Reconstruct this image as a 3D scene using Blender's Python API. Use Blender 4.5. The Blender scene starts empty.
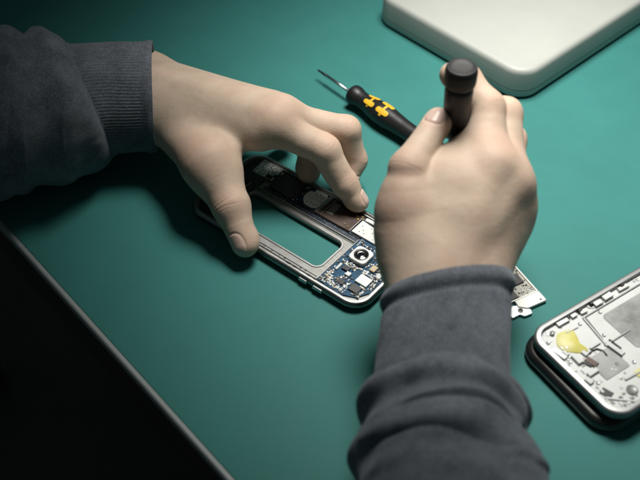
import bpy, math, random
import numpy as np
from mathutils import noise as mnoise, Vector
random.seed(7)
rng = np.random.default_rng(5)
S = bpy.context.scene
COL = S.collection
MM = 0.001
GRID = 0.75          # hand surface resolution, mm

# ------------------------------------------------------------------ camera geometry
EL = math.radians(46); DIST = 680.0; FPX = 320 / math.tan(math.radians(17.5))
CAM = np.array([0, -DIST*math.cos(EL), DIST*math.sin(EL)])
CU = np.array([0, math.sin(EL), math.cos(EL)]); CF = np.array([0, math.cos(EL), -math.sin(EL)])
def P(px, py, z=0.0):
    """point of the bench (height z, mm) that the photograph shows at px, py"""
    d = CF + np.array([1., 0, 0])*(px-320)/FPX - CU*(py-240)/FPX
    return CAM + d*((z-CAM[2])/d[2])

# ------------------------------------------------------------------ mesh builder (mm)
class MB:
    def __init__(s): s.v = []; s.f = []; s.m = []; s.sm = []
    def add(s, verts, faces, mat=0, smooth=False):
        o = len(s.v); s.v += [tuple(map(float, p)) for p in verts]
        for f in faces: s.f.append([i+o for i in f]); s.m.append(mat); s.sm.append(smooth)
    def loft(s, loops, cap0=True, cap1=True, mat=0, smooth=False, closed=False):
        n = len(loops[0]); v = [p for l in loops for p in l]; f = []
        R = len(loops)
        for r in range(R if closed else R-1):
            a = r*n; b = ((r+1) % R)*n
            for i in range(n):
                j = (i+1) % n; f.append([a+i, a+j, b+j, b+i])
        if not closed:
            if cap0: f.append(list(range(n))[::-1])
            if cap1: f.append([(R-1)*n+i for i in range(n)])
        s.add(v, f, mat, smooth)
    def prism(s, poly, z0, z1, ch=0.0, mat=0):
        L = [[(x, y, z0) for x, y in poly]]
        if ch > 0:
            L.append([(x, y, z1-ch) for x, y in poly])
            L.append([(x, y, z1) for x, y in inset(poly, ch)])
        else: L.append([(x, y, z1) for x, y in poly])
        s.loft(L, mat=mat)
    def box(s, cx, cy, z0, z1, lx, ly, ang=0, ch=0.0, mat=0, r=0):
        poly = rr(lx, ly, r, 4) if r else [(-lx/2, -ly/2), (lx/2, -ly/2), (lx/2, ly/2), (-lx/2, ly/2)]
        c, n = math.cos(ang), math.sin(ang)
        s.prism([(cx+x*c-y*n, cy+x*n+y*c) for x, y in poly], z0, z1, ch, mat)
    def lathe(s, prof, n=48, mat=0, origin=(0, 0, 0), axis=(0, 0, 1), smooth=True):
        a = np.array(axis, float); a /= np.linalg.norm(a)
        h = np.array([1, 0, 0]) if abs(a[0]) < .9 else np.array([0, 1, 0])
        e1 = np.cross(a, h); e1 /= np.linalg.norm(e1); e2 = np.cross(a, e1)
        o = np.array(origin, float); loops = []
        for t, r in prof:
            loops.append([o+a*t+r*(e1*math.cos(2*math.pi*k/n)+e2*math.sin(2*math.pi*k/n)) for k in range(n)])
        s.loft(loops, mat=mat, smooth=smooth)
    def tube(s, pts, r, n=14, mat=0):
        pts = [np.array(p, float) for p in pts]; loops = []
        up = np.array([0, 0, 1.])
        for i, p in enumerate(pts):
            t = pts[min(i+1, len(pts)-1)]-pts[max(i-1, 0)]; t /= np.linalg.norm(t)
            e1 = np.cross(t, up); e1 /= max(1e-6, np.linalg.norm(e1)); e2 = np.cross(e1, t)
            loops.append([p+r*(e1*math.cos(2*math.pi*k/n)+e2*math.sin(2*math.pi*k/n)) for k in range(n)])
        s.loft(loops, mat=mat, smooth=True)
    def ringplate(s, outer, inner, z0, z1, mat=0, ch=0.0):
        L = [[(x, y, z0) for x, y in outer], [(x, y, z1-ch) for x, y in outer]]
        if ch: L.append([(x, y, z1) for x, y in inset(outer, ch)])
        if ch: L.append([(x, y, z1) for x, y in inset(inner, -ch)])
        L += [[(x, y, z1-ch) for x, y in inner], [(x, y, z0) for x, y in inner]]
        s.loft(L, mat=mat, closed=True)
    def build(s, name, mats, parent=None, autosmooth=None):
        me = bpy.data.meshes.new(name)
        me.from_pydata([(x*MM, y*MM, z*MM) for x, y, z in s.v], [], s.f)
        if not isinstance(mats, (list, tuple)): mats = [mats]
        for m in mats: me.materials.append(m)
        me.polygons.foreach_set('material_index', s.m)
        me.polygons.foreach_set('use_smooth', s.sm)
        me.update()
        import bmesh
        bm = bmesh.new(); bm.from_mesh(me); bmesh.ops.recalc_face_normals(bm, faces=bm.faces[:]); bm.to_mesh(me); bm.free()
        if autosmooth:
            me.polygons.foreach_set('use_smooth', [True]*len(me.polygons))
            me.set_sharp_from_angle(angle=math.radians(autosmooth))
        o = bpy.data.objects.new(name, me); COL.objects.link(o)
        if parent is not None: o.parent = parent
        return o

def rr(L, W, r, n=8, cx=0, cy=0):
    pts = []
    for sx, sy, a0 in ((1, 1, 0), (-1, 1, 90), (-1, -1, 180), (1, -1, 270)):
        for k in range(n+1):
            a = math.radians(a0+90*k/n)
            pts.append((cx+sx*(L/2-r)+r*math.cos(a), cy+sy*(W/2-r)+r*math.sin(a)))
    return pts
def inset(poly, d):
    n = len(poly); out = []
    A = sum(poly[i][0]*poly[(i+1) % n][1]-poly[(i+1) % n][0]*poly[i][1] for i in range(n))
    sg = 1 if A > 0 else -1
    for i in range(n):
        p0, p, p1 = (np.array(poly[(i+k) % n]) for k in (-1, 0, 1))
        a = p-p0; b = p1-p
        la, lb = np.linalg.norm(a), np.linalg.norm(b)
        if la < 1e-9: a = b; la = lb
        if lb < 1e-9: b = a; lb = la
        na = np.array([-a[1], a[0]])/la*sg; nb = np.array([-b[1], b[0]])/lb*sg
        m = na+nb; k = m@m
        out.append(tuple(p+(m*2/k if k > .2 else na)*d))
    return out
def empty(name, loc, rz=0):
    o = bpy.data.objects.new(name, None); COL.objects.link(o)
    o.empty_display_size = .01
    o.location = [c*MM for c in loc]; o.rotation_euler = (0, 0, rz); return o
def tag(o, label=None, cat=None, group=None, kind=None):
    for k, v in (('label', label), ('category', cat), ('group', group), ('kind', kind)):
        if v: o[k] = v
    return o

# ------------------------------------------------------------------ materials
def mat(name, col, rough=.5, metal=0, noise=None, bump=None, spec=.5, coat=0, var=.15, rvar=0, sheen=0, aniso=None):
    m = bpy.data.materials.new(name); m.use_nodes = True; N = m.node_tree.nodes; K = m.node_tree.links
    b = N['Principled BSDF']
    b.inputs['Base Color'].default_value = (*col, 1); b.inputs['Roughness'].default_value = rough
    b.inputs['Metallic'].default_value = metal; b.inputs['Specular IOR Level'].default_value = spec
    b.inputs['Coat Weight'].default_value = coat; b.inputs['Sheen Weight'].default_value = sheen
    tc = N.new('ShaderNodeTexCoord')
    src = tc.outputs['Object']
    if aniso:
        mp = N.new('ShaderNodeMapping'); mp.inputs['Scale'].default_value = aniso; K.new(src, mp.inputs[0]); src = mp.outputs[0]
    if noise:
        t = N.new('ShaderNodeTexNoise'); t.inputs['Scale'].default_value = noise; t.inputs['Detail'].default_value = 6; t.inputs['Roughness'].default_value = .65
        K.new(src, t.inputs['Vector'])
        r = N.new('ShaderNodeMapRange'); r.inputs[3].default_value = 1-var; r.inputs[4].default_value = 1+var
        r.inputs[1].default_value = .3; r.inputs[2].default_value = .7
        K.new(t.outputs[0], r.inputs[0])
        mx = N.new('ShaderNodeVectorMath'); mx.operation = 'SCALE'; mx.inputs[0].default_value = col
        K.new(r.outputs[0], mx.inputs['Scale']); K.new(mx.outputs[0], b.inputs['Base Color'])
        if rvar:
            q = N.new('ShaderNodeMapRange'); q.inputs[1].default_value = .3; q.inputs[2].default_value = .7
            q.inputs[3].default_value = rough-rvar; q.inputs[4].default_value = rough+rvar
            K.new(t.outputs[0], q.inputs[0]); K.new(q.outputs[0], b.inputs['Roughness'])
    if bump:
        sc, st, ds = bump
        t2 = N.new('ShaderNodeTexNoise'); t2.inputs['Scale'].default_value = sc; t2.inputs['Detail'].default_value = 4
        K.new(src, t2.inputs['Vector'])
        bp = N.new('ShaderNodeBump'); bp.inputs['Strength'].default_value = st; bp.inputs['Distance'].default_value = ds*MM
        K.new(t2.outputs[0], bp.inputs['Height']); K.new(bp.outputs[0], b.inputs['Normal'])
    return m

M = {}
M['mat_green'] = mat('teal_laminate', (.037, .176, .164), .6, noise=14, var=.07, rvar=.06, bump=(1400, .12, .15), spec=.16)
M['trim'] = mat('pale_edge_band', (.30, .33, .33), .5, noise=40, var=.08)
M['dark_wood'] = mat('dark_wood', (.05, .040, .032), .6, noise=12, var=.3, aniso=(1, 8, 1))
M['floor'] = mat('dark_floor', (.05, .045, .038), .7, noise=4, var=.25)
M['white_plastic'] = mat('white_plastic', (.36, .375, .355), .5, noise=25, var=.04, bump=(1500, .05, .1))
M['rubber'] = mat('black_rubber', (.012, .012, .013), .6, noise=200, var=.3, bump=(900, .15, .2))
M['handle_black'] = mat('black_handle', (.008, .008, .009), .42, noise=120, var=.25, bump=(700, .1, .15))
M['yellow'] = mat('yellow_print', (.72, .40, .025), .45, noise=300, var=.08)
M['steel'] = mat('bright_steel', (.72, .74, .76), .22, 1, noise=200, var=.08)
M['steel_dark'] = mat('blackened_tip', (.06, .06, .065), .4, .8, noise=300, var=.2)
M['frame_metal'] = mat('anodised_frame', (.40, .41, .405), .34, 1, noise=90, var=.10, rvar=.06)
M['frame_side'] = mat('frame_side', (.20, .205, .205), .28, 1, noise=60, var=.12)  # same silver metal as the rim; its dark reflections are put into the colour
M['plate'] = mat('magnesium_plate', (.24, .238, .232), .46, .7, noise=160, var=.14, rvar=.08, aniso=(1, 3, 1))
M['plate_edge'] = mat('milled_edge', (.45, .46, .46), .32, 1, noise=100, var=.1)
M['dark_plastic'] = mat('dark_plastic', (.028, .030, .034), .42, noise=100, var=.25, bump=(500, .1, .15))
M['black_plastic'] = mat('black_plastic', (.010, .010, .011), .35, noise=100, var=.2)
M['pcb_blue'] = mat('blue_solder_mask', (.008, .060, .125), .55, noise=420, var=.5, bump=(900, .15, .1), spec=.25)
M['pcb_dark'] = mat('dark_solder_mask', (.010, .020, .034), .4, noise=300, var=.4, bump=(900, .15, .1))
M['shield'] = mat('shield_can', (.52, .525, .50), .45, .35, noise=70, var=.07, rvar=.06)
M['white_film'] = mat('white_film', (.84, .84, .79), .42, .05, noise=120, var=.08)
M['chip'] = mat('chip_black', (.018, .019, .022), .35, noise=200, var=.2)
M['smd_tan'] = mat('smd_tan', (.42, .34, .22), .4, noise=200, var=.2)
M['smd_white'] = mat('smd_white', (.56, .58, .58), .45, .15, noise=200, var=.15)
M['gold'] = mat('gold_contact', (.85, .58, .22), .3, 1, noise=200, var=.1)
M['copper_film'] = mat('brown_graphite_film', (.060, .038, .030), .38, .2, noise=60, var=.3, rvar=.08)
M['glass_black'] = mat('lens_glass', (.006, .006, .008), .06, coat=1)
M['lens_ring'] = mat('lens_ring', (.05, .05, .055), .3, .7)
M['flex'] = mat('flex_white', (.52, .54, .54), .5)
M['tape_yellow'] = None
M['grey_film'] = mat('grey_graphite', (.20, .205, .205), .45, .3, noise=55, var=.35, rvar=.08)
M['plate_white'] = mat('bright_plate', (.45, .465, .46), .5, .15, noise=60, var=.08, rvar=.06)
M['pcb_white'] = mat('pale_board', (.34, .335, .30), .5, .1, noise=200, var=.2)
M['cable'] = mat('black_cable', (.010, .012, .013), .5)
M['frame2'] = mat('grey_frame', (.30, .31, .315), .4, .8, noise=60, var=.1)
M['frame2_side'] = mat('dark_frame_side', (.16, .17, .175), .35, .4, noise=60, var=.15)

def speckle_material():
    m = bpy.data.materials.new('speckled_label'); m.use_nodes = True; N = m.node_tree.nodes; K = m.node_tree.links
    b = N['Principled BSDF']; b.inputs['Roughness'].default_value = .4; b.inputs['Metallic'].default_value = .3
    tc = N.new('ShaderNodeTexCoord'); t = N.new('ShaderNodeTexNoise'); t.inputs['Scale'].default_value = 700; t.inputs['Detail'].default_value = 3
    K.new(tc.outputs['Object'], t.inputs['Vector'])
    r = N.new('ShaderNodeValToRGB'); r.color_ramp.elements[0].position = .38; r.color_ramp.elements[0].color = (.16, .17, .16, 1)
    r.color_ramp.elements[1].position = .52; r.color_ramp.elements[1].color = (.82, .83, .79, 1)
    K.new(t.outputs[0], r.inputs[0]); K.new(r.outputs[0], b.inputs['Base Color']); return m
M['speckle'] = speckle_material()
def tape_material():
    m = bpy.data.materials.new('yellow_residue'); m.use_nodes = True; N = m.node_tree.nodes; K = m.node_tree.links
    b = N['Principled BSDF']; b.inputs['Roughness'].default_value = .5
    tc = N.new('ShaderNodeTexCoord'); t = N.new('ShaderNodeTexNoise'); t.inputs['Scale'].default_value = 110; t.inputs['Detail'].default_value = 5
    K.new(tc.outputs['Object'], t.inputs['Vector'])
    r = N.new('ShaderNodeValToRGB'); r.color_ramp.elements[0].position = .38; r.color_ramp.elements[0].color = (.52, .48, .10, 1)
    r.color_ramp.elements[1].position = .66; r.color_ramp.elements[1].color = (.58, .56, .28, 1)
    K.new(t.outputs[0], r.inputs[0]); K.new(r.outputs[0], b.inputs['Base Color'])
    return m
M['tape_yellow'] = tape_material()

def fabric(name, col, rib=False):
    m = bpy.data.materials.new(name); m.use_nodes = True; N = m.node_tree.nodes; K = m.node_tree.links
    b = N['Principled BSDF']; b.inputs['Roughness'].default_value = .92; b.inputs['Specular IOR Level'].default_value = .15
    b.inputs['Sheen Weight'].default_value = .25; b.inputs['Sheen Roughness'].default_value = .5
    b.inputs['Sheen Tint'].default_value = (.7, .75, .85, 1)
    tc = N.new('ShaderNodeTexCoord')
    t = N.new('ShaderNodeTexNoise'); t.inputs['Scale'].default_value = 55; t.inputs['Detail'].default_value = 8; t.inputs['Roughness'].default_value = .75
    f = N.new('ShaderNodeTexNoise'); f.inputs['Scale'].default_value = 900; f.inputs['Detail'].default_value = 3
    K.new(tc.outputs['Object'], t.inputs['Vector']); K.new(tc.outputs['Object'], f.inputs['Vector'])
    a = N.new('ShaderNodeMath'); a.operation = 'MULTIPLY_ADD'; a.inputs[1].default_value = .9; K.new(f.outputs[0], a.inputs[0]); K.new(t.outputs[0], a.inputs[2])
    r = N.new('ShaderNodeMapRange'); r.inputs[1].default_value = .65; r.inputs[2].default_value = 1.25; r.inputs[3].default_value = .5; r.inputs[4].default_value = 1.6
    K.new(a.outputs[0], r.inputs[0])
    mx = N.new('ShaderNodeVectorMath'); mx.operation = 'SCALE'; mx.inputs[0].default_value = col
    K.new(r.outputs[0], mx.inputs['Scale']); K.new(mx.outputs[0], b.inputs['Base Color'])
    bp = N.new('ShaderNodeBump'); bp.inputs['Strength'].default_value = .5; bp.inputs['Distance'].default_value = .5*MM
    K.new(a.outputs[0], bp.inputs['Height']); K.new(bp.outputs[0], b.inputs['Normal'])
    return m
M['fleece'] = fabric('heather_fleece', (.118, .131, .152))
M['rib'] = fabric('ribbed_cuff', (.108, .120, .140))

def skin_material():
    m = bpy.data.materials.new('skin'); m.use_nodes = True; N = m.node_tree.nodes; K = m.node_tree.links
    b = N['Principled BSDF']; b.inputs['Roughness'].default_value = .52; b.inputs['Specular IOR Level'].default_value = .32
    b.inputs['Subsurface Weight'].default_value = .25; b.inputs['Subsurface Radius'].default_value = (1, .38, .2)
    b.inputs['Subsurface Scale'].default_value = .0035
    tc = N.new('ShaderNodeTexCoord')
    t = N.new('ShaderNodeTexNoise'); t.inputs['Scale'].default_value = 60; t.inputs['Detail'].default_value = 6
    K.new(tc.outputs['Object'], t.inputs['Vector'])
    r = N.new('ShaderNodeValToRGB')
    r.color_ramp.elements[0].position = .3; r.color_ramp.elements[0].color = (.48, .38, .295, 1)
    r.color_ramp.elements[1].position = .7; r.color_ramp.elements[1].color = (.58, .465, .37, 1)
    K.new(t.outputs[0], r.inputs[0])
    at = N.new('ShaderNodeAttribute'); at.attribute_name = 'redness'
    mx = N.new('ShaderNodeMix'); mx.data_type = 'RGBA'; mx.inputs['B'].default_value = (.52, .32, .245, 1)
    K.new(at.outputs['Fac'], mx.inputs['Factor']); K.new(r.outputs[0], mx.inputs['A'])
    tm = N.new('ShaderNodeTexNoise'); tm.inputs['Scale'].default_value = 28; tm.inputs['Detail'].default_value = 7; tm.inputs['Roughness'].default_value = .7
    K.new(tc.outputs['Object'], tm.inputs['Vector'])
    rm = N.new('ShaderNodeMapRange'); rm.inputs[1].default_value = .45; rm.inputs[2].default_value = .72; rm.inputs[3].default_value = 0; rm.inputs[4].default_value = .45
    K.new(tm.outputs[0], rm.inputs[0])
    m3 = N.new('ShaderNodeMix'); m3.data_type = 'RGBA'; m3.inputs['B'].default_value = (.53, .325, .255, 1)
    K.new(rm.outputs[0], m3.inputs['Factor']); K.new(mx.outputs['Result'], m3.inputs['A']); mx = m3
    an = N.new('ShaderNodeAttribute'); an.attribute_name = 'nail'
    m2 = N.new('ShaderNodeMix'); m2.data_type = 'RGBA'; m2.inputs['B'].default_value = (.56, .41, .35, 1)
    K.new(an.outputs['Fac'], m2.inputs['Factor']); K.new(mx.outputs['Result'], m2.inputs['A']); K.new(m2.outputs['Result'], b.inputs['Base Color'])
    rg = N.new('ShaderNodeMapRange'); rg.inputs[3].default_value = .6; rg.inputs[4].default_value = .34
    K.new(an.outputs['Fac'], rg.inputs[0]); K.new(rg.outputs[0], b.inputs['Roughness'])
    vo = N.new('ShaderNodeTexVoronoi'); vo.inputs['Scale'].default_value = 620; vo.feature = 'DISTANCE_TO_EDGE'
    K.new(tc.outputs['Object'], vo.inputs['Vector'])
    n2 = N.new('ShaderNodeTexNoise'); n2.inputs['Scale'].default_value = 250; n2.inputs['Detail'].default_value = 5
    K.new(tc.outputs['Object'], n2.inputs['Vector'])
    ad = N.new('ShaderNodeMath'); ad.operation = 'MULTIPLY_ADD'; ad.inputs[1].default_value = .5; K.new(vo.outputs['Distance'], ad.inputs[0]); K.new(n2.outputs[0], ad.inputs[2])
    iv = N.new('ShaderNodeMath'); iv.operation = 'MULTIPLY_ADD'; iv.inputs[1].default_value = -.3; iv.inputs[2].default_value = .40; K.new(an.outputs['Fac'], iv.inputs[0])
    bp = N.new('ShaderNodeBump'); bp.inputs['Distance'].default_value = .45*MM
    K.new(iv.outputs[0], bp.inputs['Strength']); K.new(ad.outputs[0], bp.inputs['Height']); K.new(bp.outputs[0], b.inputs['Normal'])
    return m
M['skin'] = skin_material()

# ------------------------------------------------------------------ bench and floor
e = np.array([.649, -.761, 0]); inn = np.array([.761, .649, 0])
edge0 = np.array(P(90, 325)); edge0[2] = 0
fl = MB(); fl.box(0, 0, -742, -740, 5000, 5000)
tag(fl.build('floor', M['floor']), kind='structure')
bench = empty('workbench', (0, 0, 0))
bench.location = [c*MM for c in edge0]; bench.rotation_euler = (0, 0, math.atan2(e[1], e[0]))
tag(bench, 'teal green workbench top with a thin pale front edge', 'workbench')
# bench local: x along the front edge, y to the back (inward)
b = MB(); b.box(100, 452.6, -26, 0, 1500, 900, ch=.6); b.build('tabletop', M['mat_green'], bench)
b = MB(); b.box(100, 1.0, -6, .35, 1500, 3.6, ch=.9); b.build('edge_trim', M['trim'], bench)
b = MB(); b.box(100, 1.2, -26, -6, 1500, 2.4); b.box(100, 30, -110, -26.2, 1400, 20); b.box(100, 850, -110, -26.2, 1400, 20); b.build('apron', M['dark_wood'], bench)
for x, y in ((-600, 50), (800, 50), (-600, 840), (800, 840)):
    b = MB(); b.box(x, y, -740, -26.2, 50, 50, ch=1); b.build('leg', M['dark_wood'], bench)

# ------------------------------------------------------------------ white equipment base + cable
eb = empty('equipment_base', (0, 0, 0))
cor = P(520, 106); a40 = math.radians(43)
ax = np.array([math.cos(a40), math.sin(a40)]); ay = np.array([-ax[1], ax[0]])
cen = cor[:2]+ax*95+ay*80
eb.location = (cen[0]*MM, cen[1]*MM, 0); eb.rotation_euler = (0, 0, a40)
tag(eb, 'white plastic equipment base with rounded corners at the back of the bench', 'equipment base')
o_ = rr(190, 160, 19, 14); b = MB()
prof = [(1.5, 2.2), (2.2, .8), (4, .2), (7.6, .1), (7.9, .7), (8.3, .7), (8.6, .1), (12, .2), (22, .8), (24.2, 1.3), (25.6, 2.4), (26.4, 3.8), (26.7, 5.5)]
b.loft([[(x, y, z) for x, y in inset(o_, d)] for z, d in prof]); b.build('housing', M['white_plastic'], eb, 50)
for sx in (-1, 1):
    for sy in (-1, 1):
        b = MB(); b.lathe([(0, 7), (1.6, 7)], 24, origin=(sx*72, sy*58, 0)); b.build('rubber_foot', M['rubber'], eb, 40)
def spline(pts, n=12):
    out = []; pts = [2*pts[0]-pts[1]]+list(pts)+[2*pts[-1]-pts[-2]]
    for i in range(1, len(pts)-2):
        a, b_, c, d = pts[i-1:i+3]
        for k in range(n):
            t = k/n; out.append(.5*((2*b_)+(c-a)*t+(2*a-5*b_+4*c-d)*t*t+(3*b_-a-3*c+d)*t**3))
    out.append(pts[-2]); return out

# ------------------------------------------------------------------ screwdrivers
def revolve_r(prof, t):
    return float(np.interp(t, [p[0] for p in prof], [p[1] for p in prof]))
# lying one: local +x from the tip to the end of the handle
tipP, hndP = P(318, 70, 9.0), P(351.5, 93, 9.0)
dv = hndP-tipP; slen = float(np.linalg.norm(dv)); ang = math.atan2(dv[1], dv[0])
sd = empty('screwdriver', (tipP[0], tipP[1], 0), ang)
tag(sd, 'black precision screwdriver with yellow marks lying on the green bench', 'screwdriver')
AX = 9.0
HL = 97
prof = [(0, 4.0), (.6, 6.6), (1.8, 7.7), (4.5, 8.0), (7, 7.6), (10, 6.8), (14, 6.5), (18, 6.7), (25, 7.9), (33, 8.9), (40, 8.8), (48, 7.9), (56, 7.2), (66, 6.9), (76, 6.8), (80, 6.9), (81, 6.2), (82.5, 6.2), (83.5, 7.2), (92, 7.4), (95.5, 6.8), (96.6, 5.4), (97, 2)]
pf = []
ts = np.concatenate([np.linspace(0, 2, 9), np.linspace(2.4, 79, 60), np.linspace(79.3, 97, 40)])
for t in ts: pf.append((slen+t, revolve_r(prof, t)))
b = MB(); b.lathe(pf, 64, origin=(0, 0, AX), axis=(1, 0, 0)); hd = b.build('handle', M['handle_black'], sd)
b = MB(); b.lathe([(9, .85), (9.5, 1.35), (slen+1, 1.35)], 24, origin=(0, 0, AX), axis=(1, 0, 0)); b.build('shaft', M['steel'], sd)
b = MB(); b.lathe([(0, .5), (.3, .75), (7.5, .95), (9, 1.25), (9.6, 1.38)], 20, origin=(0, 0, AX), axis=(1, 0, 0)); b.build('blade_tip', M['steel_dark'], sd)
# yellow marks: pairs of rounded bars joined by a thin cross bar, wrapped on the handle
def patch(mb, t0, t1, f0, f1, rnd=True, nt=22, nf=10):
    """strip of the handle surface between axial t0..t1 and angles f0..f1 (deg, 0 = up, + = towards the viewer's side), raised"""
    V = []; F = []
    for i in range(nt+1):
        u = i/nt*2-1; t = (t0+t1)/2+u*(t1-t0)/2
        w = (1-abs(u)**5)**.35 if rnd else 1.0
        w = max(w, .12)
        for j in range(nf+1):
            v = (j/nf*2-1)*w; f = math.radians((f0+f1)/2+v*(f1-f0)/2)
            r = revolve_r(prof, t)+.22
            V.append((slen+t, -math.sin(f)*r, AX+math.cos(f)*r))
    for i in range(nt):
        for j in range(nf):
            a = i*(nf+1)+j; F.append([a, a+1, a+nf+2, a+nf+1])
    mb.add(V, F, 0, True)
b = MB()
for t0, t1 in ((17.5, 28.5), (31.5, 43.5)):
    d = (t1-t0)
    patch(b, t0-.4, t1-.8, -38, -8)
    patch(b, t0+.4, t1+.4, 18, 47)
    patch(b, t0+d*.43, t0+d*.60, -46, 58, False, 4, 40)
mk = b.build('emblem', M['yellow'], sd)
sol = mk.modifiers.new('t', 'SOLIDIFY'); sol.thickness = .0003; sol.offset = -1
mk['label'] = 'yellow emblem of two barred marks'
# held one: upright, gripped by the right hand
hx, hy = 78.3, -15.0
sh = empty('screwdriver', (hx, hy, 18), 0)
tag(sh, 'black screwdriver held upright in the right hand, its round cap on top', 'screwdriver')
b = MB(); b.lathe([(104-18, 3.2), (104.4-18, 5.6), (106-18, 6.6), (110-18, 7.0), (120-18, 7.6), (137-18, 8.2), (139.5-18, 7.8), (140.5-18, 7.2)], 56); b.build('handle', M['handle_black'], sh, 40)
b = MB(); b.lathe([(140.5-18, 7.2), (141-18, 8.4), (142-18, 8.8), (144-18, 9.1), (150-18, 9.2), (152-18, 8.9), (153.2-18, 8.1), (153.4-18, 7.4), (152.9-18, 6.6), (152.6-18, 5.6), (152.5-18, 3.0), (152.4-18, .4)], 56)
b.build('turning_cap', M['rubber'], sh, 35)
b = MB(); b.lathe([(5, 1.2), (105-18, 1.2)], 20); b.build('shaft', M['steel'], sh)
b = MB(); b.lathe([(95-18, 1.3), (95.5-18, 2.6), (105-18, 3.0)], 24); b.build('collar', M['steel_dark'], sh)
b = MB(); b.lathe([(0, .5), (.5, .8), (5, 1.25)], 16); b.build('blade_tip', M['steel_dark'], sh)

# ------------------------------------------------------------------ phone being taken apart
def chips(mb, rects, n, zb, seed, mats, smin=.5, smax=1.9, hmax=.9, avoid=()):
    r = random.Random(seed); k = 0; tries = 0
    while k < n and tries < n*30:
        tries += 1
        x0, y0, x1, y1 = r.choice(rects)
        x, y = r.uniform(x0, x1), r.uniform(y0, y1)
        if any(ax0-.5 < x < ax1+.5 and ay0-.5 < y < ay1+.5 for ax0, ay0, ax1, ay1 in avoid): continue
        a, c = r.uniform(smin, smax), r.uniform(smin, smax)*.6
        if r.random() < .5: a, c = c, a
        mb.box(x, y, zb, zb+r.uniform(.3, hmax)+k*1e-4, a, c, 0, .06, r.choice(mats)); k += 1

ph = empty('phone_under_repair', (-10.8, 8.1, 0), math.radians(-39))
tag(ph, 'opened phone with bare circuit board, silver frame and empty battery bay under both hands', 'phone')
OUT = rr(151, 75, 14, 12)
b = MB()
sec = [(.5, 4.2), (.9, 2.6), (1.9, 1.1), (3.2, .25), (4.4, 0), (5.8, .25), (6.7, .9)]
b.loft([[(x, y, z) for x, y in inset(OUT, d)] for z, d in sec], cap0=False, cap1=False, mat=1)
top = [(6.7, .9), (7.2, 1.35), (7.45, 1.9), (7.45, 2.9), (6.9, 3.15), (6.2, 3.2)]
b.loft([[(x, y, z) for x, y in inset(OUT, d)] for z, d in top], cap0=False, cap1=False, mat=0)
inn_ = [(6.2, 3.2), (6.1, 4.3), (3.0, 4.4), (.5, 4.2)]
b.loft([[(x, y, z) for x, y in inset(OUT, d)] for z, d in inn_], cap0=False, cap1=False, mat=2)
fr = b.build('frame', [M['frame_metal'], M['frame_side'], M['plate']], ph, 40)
# buttons on the near long edge
for x0, x1 in ((27, 33.5), (38.5, 46)):
    q = MB(); q.box((x0+x1)/2, -37.6, 3.2, 5.6, x1-x0, 1.3, ch=.35); q.build('side_button', M['plate_edge'], ph)
# chassis plate with the battery opening
hole = rr(80, 27.0, 4.5, 12, -9.5, -9.2)
b = MB(); b.ringplate(inset(OUT, 4.38), hole, 2.0, 4.2, ch=.3); b.build('chassis_plate', M['plate'], ph, 40)
b = MB(); b.ringplate(inset(hole, -1.9), inset(hole, -.5), 4.15, 4.75, ch=.2); b.build('bay_rim', M['plate_edge'], ph, 40)
b = MB()
b.box(-8, 9.6, 4.1, 5.5, 88, .7, ch=.15); b.box(-8, 8.3, 4.1, 4.7, 88, .5, ch=.1)
b.box(-12, -31.6, 4.1, 5.6, 98, .8, ch=.2); b.box(-6, -29.2, 4.1, 4.8, 82, .6, ch=.15)
b.box(36.5, -9, 4.1, 5.4, .8, 44, ch=.2)
b.build('rib_line', M['plate_edge'], ph)
b = MB()
for x in (-16, -9, -2.5, 4, 8.5, 22, 26): b.box(x, -30.4+(.3 if x > 5 else 0), 4.15, 4.32, random.uniform(1, 2.2), .9, r=.4)
for x in (14, 19, 31, 36): b.box(x, -32.9, 5.9, 6.6, random.uniform(1.8, 3.4), 1.2, ch=.1)
b.build('ledge_slot', M['black_plastic'], ph)
# dark cable channel beside the board
b = MB(); b.box(-4, 11.9, 4.2, 4.9, 84, 3.4, ch=.15); ch_ = b.build('flex_strip', M['pcb_dark'], ph)
b = MB(); chips(b, [(-44, 10.7, 37, 13.2)], 60, 4.9, 3, [0, 1], .3, .6, .25)
tag(b.build('solder_point', [M['smd_white'], M['pcb_blue']], ch_), kind='stuff')
# top bay (earpiece end)
b = MB()
pl = [(x, y) for x, y in inset(OUT, 4.6) if x < -48]
ys = sorted(pl, key=lambda p: math.atan2(p[1], p[0]+60))
ymax = max(p[1] for p in pl)
poly = [(-51, -ymax+.2), (-51, ymax-.2)]+[p for p in inset(OUT, 4.6) if p[0] < -51.5]
b.prism(poly, 4.2, 5.6, .3)
tb = b.build('earpiece_cover', M['dark_plastic'], ph)
b = MB(); b.box(-69.3, 18, 5.6, 6.3, 2.6, 20, ch=.3, r=1.2); b.build('earpiece', M['black_plastic'], tb)
b = MB(); b.box(-67, 33-5, 5.6, 6.2, 3.6, 3.6, ch=.3, r=1); b.box(-62, 5, 5.6, 6.4, 8, 9, ch=.4); b.box(-57.5, -8, 5.6, 6.3, 5, 14, ch=.3); b.box(-63, -22, 5.6, 6.2, 7, 8, ch=.3); b.build('bracket', M['black_plastic'], tb)
b = MB()
for x, y in ((-65.9, 12.1), (-60, 33.5-2), (-69, -4), (-55, -28)):
    b = MB(); b.lathe([(5.6, 1.1), (6.3, 1.1), (6.5, .8), (6.35, .3)], 18, origin=(x, y, 0)); b.build('screw_head', M['steel'], tb, 40)
b = MB(); b.box(-56, 2.6, 5.6, 5.9, 14, .9, math.radians(88)); b.build('bright_seam', M['plate_edge'], tb)
b = MB(); b.box(-55, 26.5, 5.62, 5.95, 17.5, 14.5, math.radians(3), .1); lb = b.build('speckled_label', M['speckle'], ph)
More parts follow.
